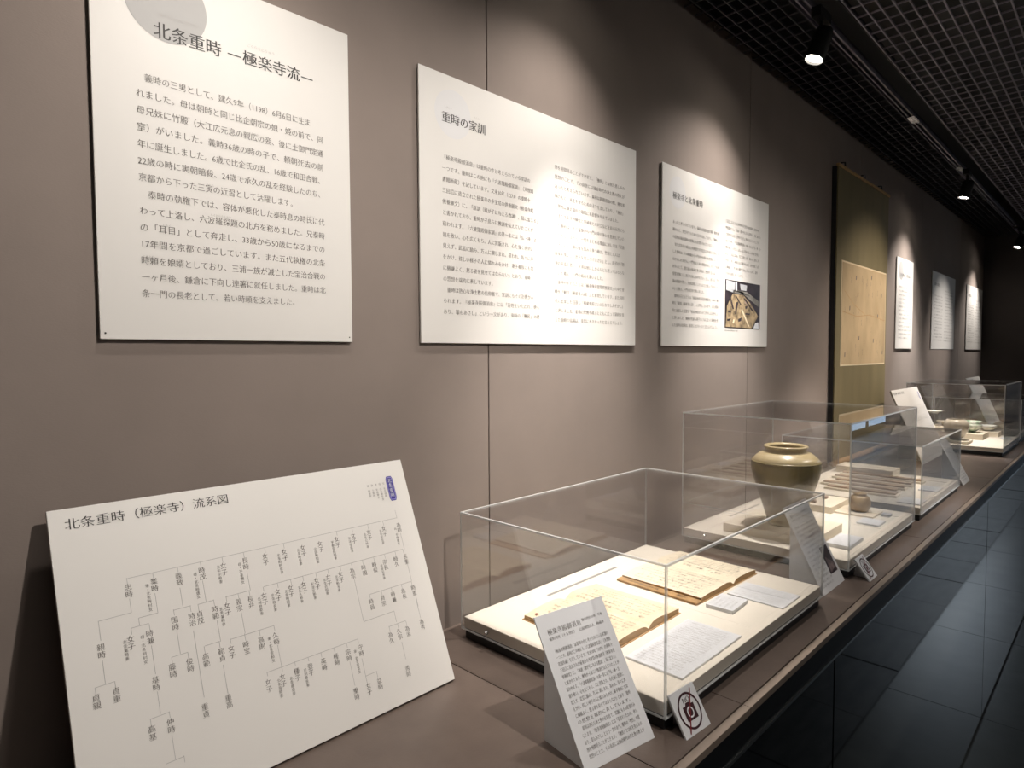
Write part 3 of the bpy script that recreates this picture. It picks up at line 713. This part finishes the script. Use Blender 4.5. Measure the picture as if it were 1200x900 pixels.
book(.893, 1.128, 1.017, -.362, -.158, .013, 'open old manuscript book nearest the viewer, partly behind the tall label stand', seed=3)
book(1.213, 1.462, 1.353, -.372, -.170, .012, 'open old book with dark title strip along its left edge, lying beside the other book', strip=True, rot=-.03, seed=5, pmat=M_PAPER2)

def flat_card(name, x0, x1, y0, y1, th, label, lines=0, z=ZT, cat='label', m=None, rot=0, tilt=0, fr=(0, 1)):
    t = thing(name, label, cat, ((x0+x1)/2, (y0+y1)/2, z), (tilt, 0, rot))
    a, d = (x1-x0)/2, (y1-y0)/2
    MB().box(-a, a, -d, d, 0, th).build('card', m or M_CARD, t, bevel=.0006)
    if lines:
        c = MB(); f2 = lambda p, q: (p, q, th+.0003)
        # vertical columns of printed text
        src = ''.join(P1); n = lines; x = a-.01; i = 0; sz = min(.0056, (2*a-.02)/n*.75)
        for k in range(n):
            x = a-.012-(2*a-.024)*k/max(1, n-1); cnt = int((2*d-.02)/sz)
            put(c, src[i % 200:i % 200+cnt], x, d-.010, sz, f2, vertical=True); i += cnt
        c.build('printed_text', M_INKL, t)
    return t
flat_card('transcription_sheet', .897, 1.110, -.500, -.392, .004, 'large white transcription sheet in front of the nearest open book', 22)
flat_card('transcription_sheet', 1.292, 1.385, -.505, -.385, .003, 'smaller white transcription sheet at the far front corner of the book case', 9)
t = flat_card('caption_block', 1.195, 1.273, -.441, -.384, .008, 'small thick white caption block in front of the second open book', 0, rot=.05)
c = MB(); f2 = lambda p, q: (p, q, .0084)
for k in range(5): put(c, P1[k+1][:9], -.032, .02-.010*k, .0058, f2)
c.build('printed_text', M_GREY, t)

# ---------------------------------------------------------------- label stands
def label_stand(o, ang, w, h, label, title, lines, photo=False, wedge=True, sn=.50):
    cs = math.sqrt(1-sn*sn)
    t = thing('label_stand', label, 'sign', o, (0, 0, ang))
    U, V, N = Vector((1, 0, 0)), Vector((0, sn, cs)), Vector((0, -cs, sn))
    fn3 = lambda a, b, hh: U*a+V*b+N*hh
    MB().prism([(0, 0), (w, 0), (w, h), (0, h)], -.0025, 0, fn3).build('plate', M_BOARDC, t, bevel=.0005)
    y1_ = sn*h*.78; z1_ = cs*h*.78
    MB().prism([(.004, 0), (y1_+.002, z1_), (y1_+.002, 0)], .004, .007, lambda p, q, hh: Vector((hh, p, q))).build('side_plate', M_BOARDC, t)
    MB().prism([(.004, 0), (y1_+.002, z1_), (y1_+.002, 0)], w-.007, w-.004, lambda p, q, hh: Vector((hh, p, q))).build('side_plate', M_BOARDC, t)
    MB().box(.004, w-.004, y1_+.002, y1_+.005, 0, z1_).build('back_plate', M_BOARDC, t)
    fn = lambda a, b: fn3(a, b, .0004)
    c = MB(); put(c, title, .014, h-.030, .0094, fn, fit=w*.48)
    c.build('title_lettering', M_INK2, t)
    c = MB(); put(c, '鎌倉時代の作　写本', .014+w*.5, h-.026, .0048, fn); put(c, '室町時代（十五世紀）　公益財団法人　所蔵本', .014, h-.038, .0050, fn, fit=w*.8)
    n = len(lines); wl = w-.028-(.055 if photo else 0)
    for i, l in enumerate(lines):
        z = h-.056-(h-.070)*i/max(1, n-1); k = 1
        put(c, l, .014, z, .0062, fn, fit=(w-.028 if not photo else w-.028-(.045 if i > n*.5 else 0)))
    c.build('body_lettering', M_INK2, t)
    if photo:
        c = MB(); c.quad(fn(w-.060, .030), fn(w-.012, .030), fn(w-.012, .095), fn(w-.060, .095)); p_ = c.build('photo_print', M_PIC, t)
        c = MB(); f4 = lambda a, b: fn3(a, b, .0007); c.quad(f4(w-.052, .032), f4(w-.02, .04), f4(w-.016, .05), f4(w-.05, .07)); c.build('printed_patch', mat('dim_photo_print', (.20, .15, .15), .5, var=.5, scale=90), p_)
    return t
label_stand((.661, -.4895, ZC), math.radians(-9.3), .138, .210, 'tall white slanted label stand in front of the nearest case, covered in fine text', '極楽寺殿御消息', (P2A+P2B)[:17], sn=.536)
label_stand((1.541, -.5015, ZC), 0, .150, .214, 'white label stand with a small dark photograph, between the first two cases', '瀬戸の壺と骨', (P2B+P1)[:15], photo=True, sn=.451)
label_stand((3.252, -.498, ZC), 0, .150, .212, 'white label stand just past the low case of wooden slats', '木簡の出土品', (P1)[:14], sn=.451)

# ---------------------------------------------------------------- no photography signs
def no_photo(o, ang, w, h, label, sn):
    cs = math.sqrt(1-sn*sn)
    t = thing('no_photography_sign', label, 'sign', o, (0, 0, ang))
    fn3 = lambda a, b, hh: Vector((1, 0, 0))*a+Vector((0, sn, cs))*b+Vector((0, -cs, sn))*hh
    MB().prism([(0, 0), (w, 0), (w, h), (0, h)], -.004, 0, fn3).build('plate', M_BOARDC, t, bevel=.0006)
    MB().prism([(.004, 0), (sn*h*.9+.003, cs*h*.85), (sn*h*.9+.012, 0)], w*.35, w*.65, lambda p, q, hh: Vector((hh, p, q))).build('prop', M_BOARDC, t)
    fn = lambda a, b: fn3(a, b, .0004); f5 = lambda a, b: fn3(a, b, .0007); f6 = lambda a, b: fn3(a, b, .0010)
    cx_, cz_ = w/2, h*.49
    M_MAR = mat('dark_brown_print', (.045, .012, .016), .5)
    c = MB(); ring(c, cx_, cz_, w*.40, w*.40, w*.05, fn); c.build('ring', M_MAR, t)
    c = MB(); put(c, 'NO', cx_-w*.13, cz_+w*.19, w*.17, f5); c.build('lettering', M_MAR, t)
    c = MB(); q = w*.21; c.quad(fn(cx_-q, cz_-q*.95), fn(cx_+q, cz_-q*.95), fn(cx_+q, cz_+q*.6), fn(cx_+q*.45, cz_+q*.6), fn(cx_+q*.3, cz_+q*.85), fn(cx_-q*.3, cz_+q*.85), fn(cx_-q*.45, cz_+q*.6), fn(cx_-q, cz_+q*.6)); cam_ = c.build('camera_mark', M_MAR, t)
    c = MB(); ring(c, cx_, cz_-q*.15, w*.12, w*.12, w*.035, f5); c.build('lens_ring', M_CARD, cam_)
    c = MB(); a_ = math.radians(55); dx, dz = math.cos(a_), math.sin(a_); L = w*.52; k = w*.018
    dx = -dx
    c.quad(f6(cx_-dx*L-dz*k, cz_+dz*L-dx*k), f6(cx_-dx*L+dz*k, cz_+dz*L+dx*k), f6(cx_+dx*L+dz*k, cz_-dz*L+dx*k), f6(cx_+dx*L-dz*k, cz_-dz*L-dx*k)); c.build('slash', M_RED, t)
    return t
no_photo((.823, -.5495, ZC), math.radians(-4.5), .064, .063, 'small white no-photography sign at the front corner of the book case', .533)
no_photo((1.722, -.5505, ZC), 0, .062, .060, 'small white no-photography sign at the front corner of the jar case', .6)

# ================================================================ JAR CASE CONTENTS
def blk(name, x0, x1, y0, y1, th, label, m=None, z=ZT, cat='plinth', bev=.001, rot=0):
    o = MB().box(-(x1-x0)/2, (x1-x0)/2, -(y1-y0)/2, (y1-y0)/2, 0, th).build(name, m or M_WBLOCK, None, bevel=bev)
    o.location = ((x0+x1)/2, (y0+y1)/2, z); o.rotation_euler = (0, 0, rot); return tag(o, label, cat)
blk('plinth', 1.755, 1.985, -.405, -.150, .024, 'thick cream plinth under the large olive jar')
JZ = ZT+.024
jar = thing('large_jar', 'large olive-green glazed jar with pale shoulder and wide mouth', 'jar', (1.868, -.285, JZ))
MB().lathe([(.001, .0), (.044, .0), (.047, .004), (.052, .022), (.062, .055), (.074, .092), (.085, .125), (.0935, .155), (.0955, .172), (.0945, .180), (.0935, .1835)], 72, .006).build('body', M_OLIVE, jar, smooth=True)
MB().lathe([(.0935, .1835), (.0915, .1875), (.0915, .1885), (.083, .198), (.070, .2085), (.060, .2125), (.0565, .2135)], 72, .006).build('shoulder', M_SHOUL, jar, smooth=True)
MB().lathe([(.0925, .1815), (.0952, .1825), (.0950, .1855), (.0912, .1870)], 72, .006).build('shoulder_ridge', M_OLIVE, jar, smooth=True)  # ridge in the darker glaze to draw in its shadow line
MB().lathe([(.0565, .2125), (.0545, .217), (.0550, .221), (.0600, .2245), (.0605, .228), (.0565, .2305), (.0510, .2285), (.0490, .223), (.0500, .215), (.0600, .205), (.078, .19), (.086, .165), (.070, .10), (.045, .02), (.001, .015)], 72, .006).build('mouth', M_SHOUL, jar, smooth=True)
blk('plinth', 2.175, 2.372-.02, -.315, -.118, .022, 'low cream plinth carrying clay fragments behind the small jar')
def lump(name, x, y, z, sx_, sy_, sz_, m, label, seed, rot=0):
    r = random.Random(seed); b = MB(); n = 9
    pts = [(math.cos(2*math.pi*k/n)*sx_*r.uniform(.75, 1.1), math.sin(2*math.pi*k/n)*sy_*r.uniform(.75, 1.1)) for k in range(n)]
    b.prism(pts, 0, sz_*.7, lambda p, q, h: (p, q, h)); k0 = len(b.v)
    b.v += [(p*.8, q*.8, sz_*r.uniform(.9, 1.1)) for p, q in pts]
    b.f.pop(1)
    b.f += [(n+i, n+(i+1) % n, k0+(i+1) % n, k0+i) for i in range(n)]; b.f.append(tuple(range(k0, k0+n)))
    o = b.build(name, m, None, bevel=.0006); o.location = (x, y, z); o.rotation_euler = (0, 0, rot)
    return tag(o, label, 'fragment')
PZ2 = ZT+.022
lump('clay_fragment', 2.215, -.245, PZ2, .020, .011, .008, M_SHERD, 'flat grey-brown clay fragment on the low plinth, nearest the case side', 1, .5)
lump('clay_fragment', 2.265, -.215, PZ2, .022, .012, .009, M_SHERD, 'middle grey-brown clay fragment on the low plinth', 2, -.3)
lump('clay_fragment', 2.300, -.255, PZ2, .016, .010, .008, M_SHERD, 'small brown clay fragment on the low plinth, nearest the small jar', 3)
lump('clay_fragment', 2.290, -.165, PZ2, .016, .008, .026, M_TAN, 'upright tan clay fragment at the back of the low plinth', 4, .4)
flat_card('caption_card', 1.805, 1.925, -.478, -.418, .010, 'white caption card in front of the large jar, at the near corner of its case', 0)
flat_card('caption_card', 2.105, 2.180, -.470, -.408, .006, 'white caption card in front of the small brown jar', 0)
b3 = blk('thin_board', 2.200, 2.310, -.430, -.315, .006, 'thin cream board under the small brown jar', cat='board')
sj = thing('small_jar', 'small round brown-glazed jar with a lidded mouth on a thin board', 'jar', (2.257, -.375, ZT+.006))
MB().lathe([(.001, 0), (.020, 0), (.024, .003), (.029, .012), (.0325, .026), (.0325, .034), (.029, .045), (.023, .051), (.019, .053)], 48).build('body', M_BROWNG, sj, smooth=True)
MB().lathe([(.019, .053), (.0185, .056), (.0215, .059), (.0215, .061), (.015, .0615), (.001, .0615)], 48).build('lid', M_BROWNG, sj, smooth=True)
blk('caption_block', 2.252, 2.285, -.462, -.438, .008, 'tiny grey caption block beside the small brown jar', M_BLOCKG, cat='label')

# ================================================================ SLAT CASE CONTENTS
for k, (x0, y0, y1, m_) in enumerate(((2.575, -.40, -.17, 0), (2.655, -.385, -.13, 0), (2.735, -.39, -.15, 0), (2.82, -.395, -.12, 0), (2.92, -.41, -.12, 0))):
    rnk = ('nearest', 'second', 'middle', 'fourth', 'farthest')[k]
    b = blk('mount_strip', x0-.006, x0+.044, y0-.008, y1+.008, .008, f'{rnk} cream mount strip under a wooden slat', cat='mount')
    o = MB(); n = 10; r = random.Random(k)
    L = y1-y0; w2 = .030
    poly = [(-w2/2+r.uniform(0, .004), -L/2+L*i/n) for i in range(n+1)]+[(w2/2-r.uniform(0, .004), L/2-L*i/n) for i in range(n+1)]
    o.prism(poly, 0, .006, lambda p, q, h: (p, q, h)); s = o.build('wooden_slat', M_SLAT, None)
    s.location = (x0+.019, (y0+y1)/2, ZT+.008); tag(s, f'{rnk} brown old wooden slat on a cream mount in the low case', 'wood slat', 'wooden slats in the third case')
flat_card('caption_card', 2.50, 2.60, -.495, -.425, .004, 'white caption card at the near front of the slat case', 5)
flat_card('caption_card', 2.78, 2.88, -.490, -.430, .004, 'white caption card at the far front of the slat case', 5)
blk('plinth', 2.97, 3.085, -.30, -.08, .03, 'raised cream plinth at the far back of the slat case')

# ================================================================ BOWL CASE CONTENTS
blk('plinth', 4.345, 4.495, -.345, -.205, .016, 'thin cream plinth under the round beige bowl')
bw = thing('round_bowl', 'round beige bowl with a dark side, nearest in the bowl case', 'bowl', (4.42, -.275, ZT+.016))
MB().lathe([(.001, 0), (.026, 0), (.027, .006), (.042, .024), (.056, .050), (.063, .080), (.061, .098), (.052, .112), (.044, .118), (.042, .116), (.050, .110), (.056, .096), (.057, .080), (.050, .05), (.03, .02), (.001, .014)], 56, .01).build('body', M_BEIGEG, bw, smooth=True)
blk('plinth', 4.615, 4.835, -.375, -.225, .034, 'thick cream plinth under the green and white bowl')
gb = thing('celadon_bowl', 'green and white glazed small bowl on a thick cream plinth', 'bowl', (4.71, -.305, ZT+.034))
MB().lathe([(.001, 0), (.020, 0), (.021, .006), (.042, .022), (.056, .044), (.052, .052), (.044, .058), (.052, .070), (.050, .070), (.040, .060), (.030, .03), (.001, .018)], 48, .02).build('body', M_CELA, gb, smooth=True)
rs = MB().box(-.045, .045, -.035, .035, 0, .150).build('clear_riser', M_ACR, None); rs.location = (4.60, -.125, ZT); tag(rs, 'clear block riser at the back of the bowl case', 'riser')
ds = thing('white_dish', 'flat white dish raised on the clear block in the bowl case', 'dish', (4.60, -.125, ZT+.150))
MB().lathe([(.001, 0), (.030, 0), (.031, .005), (.048, .010), (.050, .014), (.047, .014), (.030, .009), (.001, .008)], 48).build('body', M_WHITEG, ds, smooth=True)
blk('plinth', 4.85, 4.965, -.42, -.30, .030, 'cream plinth at the far end of the bowl case')
ds = thing('shallow_bowl', 'shallow white bowl at the far end of the bowl case', 'bowl', (4.907, -.36, ZT+.030))
MB().lathe([(.001, 0), (.022, 0), (.023, .006), (.040, .022), (.048, .036), (.045, .036), (.034, .020), (.001, .010)], 48).build('body', M_WHITEG, ds, smooth=True)
blk('plinth', 4.78, 4.95, -.22, -.08, .05, 'cream plinth at the far back corner of the bowl case')
ds = thing('shallow_bowl', 'pale shallow bowl at the far back corner of the bowl case', 'bowl', (4.865, -.15, ZT+.05))
MB().lathe([(.001, 0), (.024, 0), (.025, .006), (.050, .020), (.060, .030), (.057, .030), (.040, .018), (.001, .010)], 48).build('body', M_BEIGEG, ds, smooth=True)
flat_card('caption_card', 4.76, 4.84, -.49, -.44, .004, 'white caption card at the front of the bowl case', 0)

# ================================================================ FARTHEST CASE CONTENTS
blk('plinth', 5.12, 5.36, -.30, -.12, .045, 'long cream plinth at the near back of the farthest case')
blk('plinth', 5.42, 5.64, -.46, -.32, .030, 'cream plinth at the far front of the farthest case')
for k, (x, y, z, r_, l) in enumerate(((5.18, -.21, .045, .045, 'brown dish on the near end of the long plinth in the farthest case'), (5.30, -.21, .045, .045, 'brown dish on the far end of the long plinth in the farthest case'), (5.53, -.39, .030, .05, 'brown dish at the front of the farthest case'))):
    d_ = thing('brown_dish', l, 'dish', (x, y, ZT+z), None, 'brown dishes in the farthest case')
    MB().lathe([(.001, 0), (r_*.5, 0), (r_*.52, .006), (r_, .020), (r_*.96, .021), (r_*.5, .010), (.001, .008)], 40).build('body', M_BROWNG, d_, smooth=True)

bpy.data.objects.remove(_to)
for o in bpy.data.objects:
    if o.type == 'MESH' and o.parent and any(k in o.name for k in ('lettering', 'text_block', 'printed_text', 'script', 'tree_lines', 'map_lines')): o['kind'] = 'stuff'
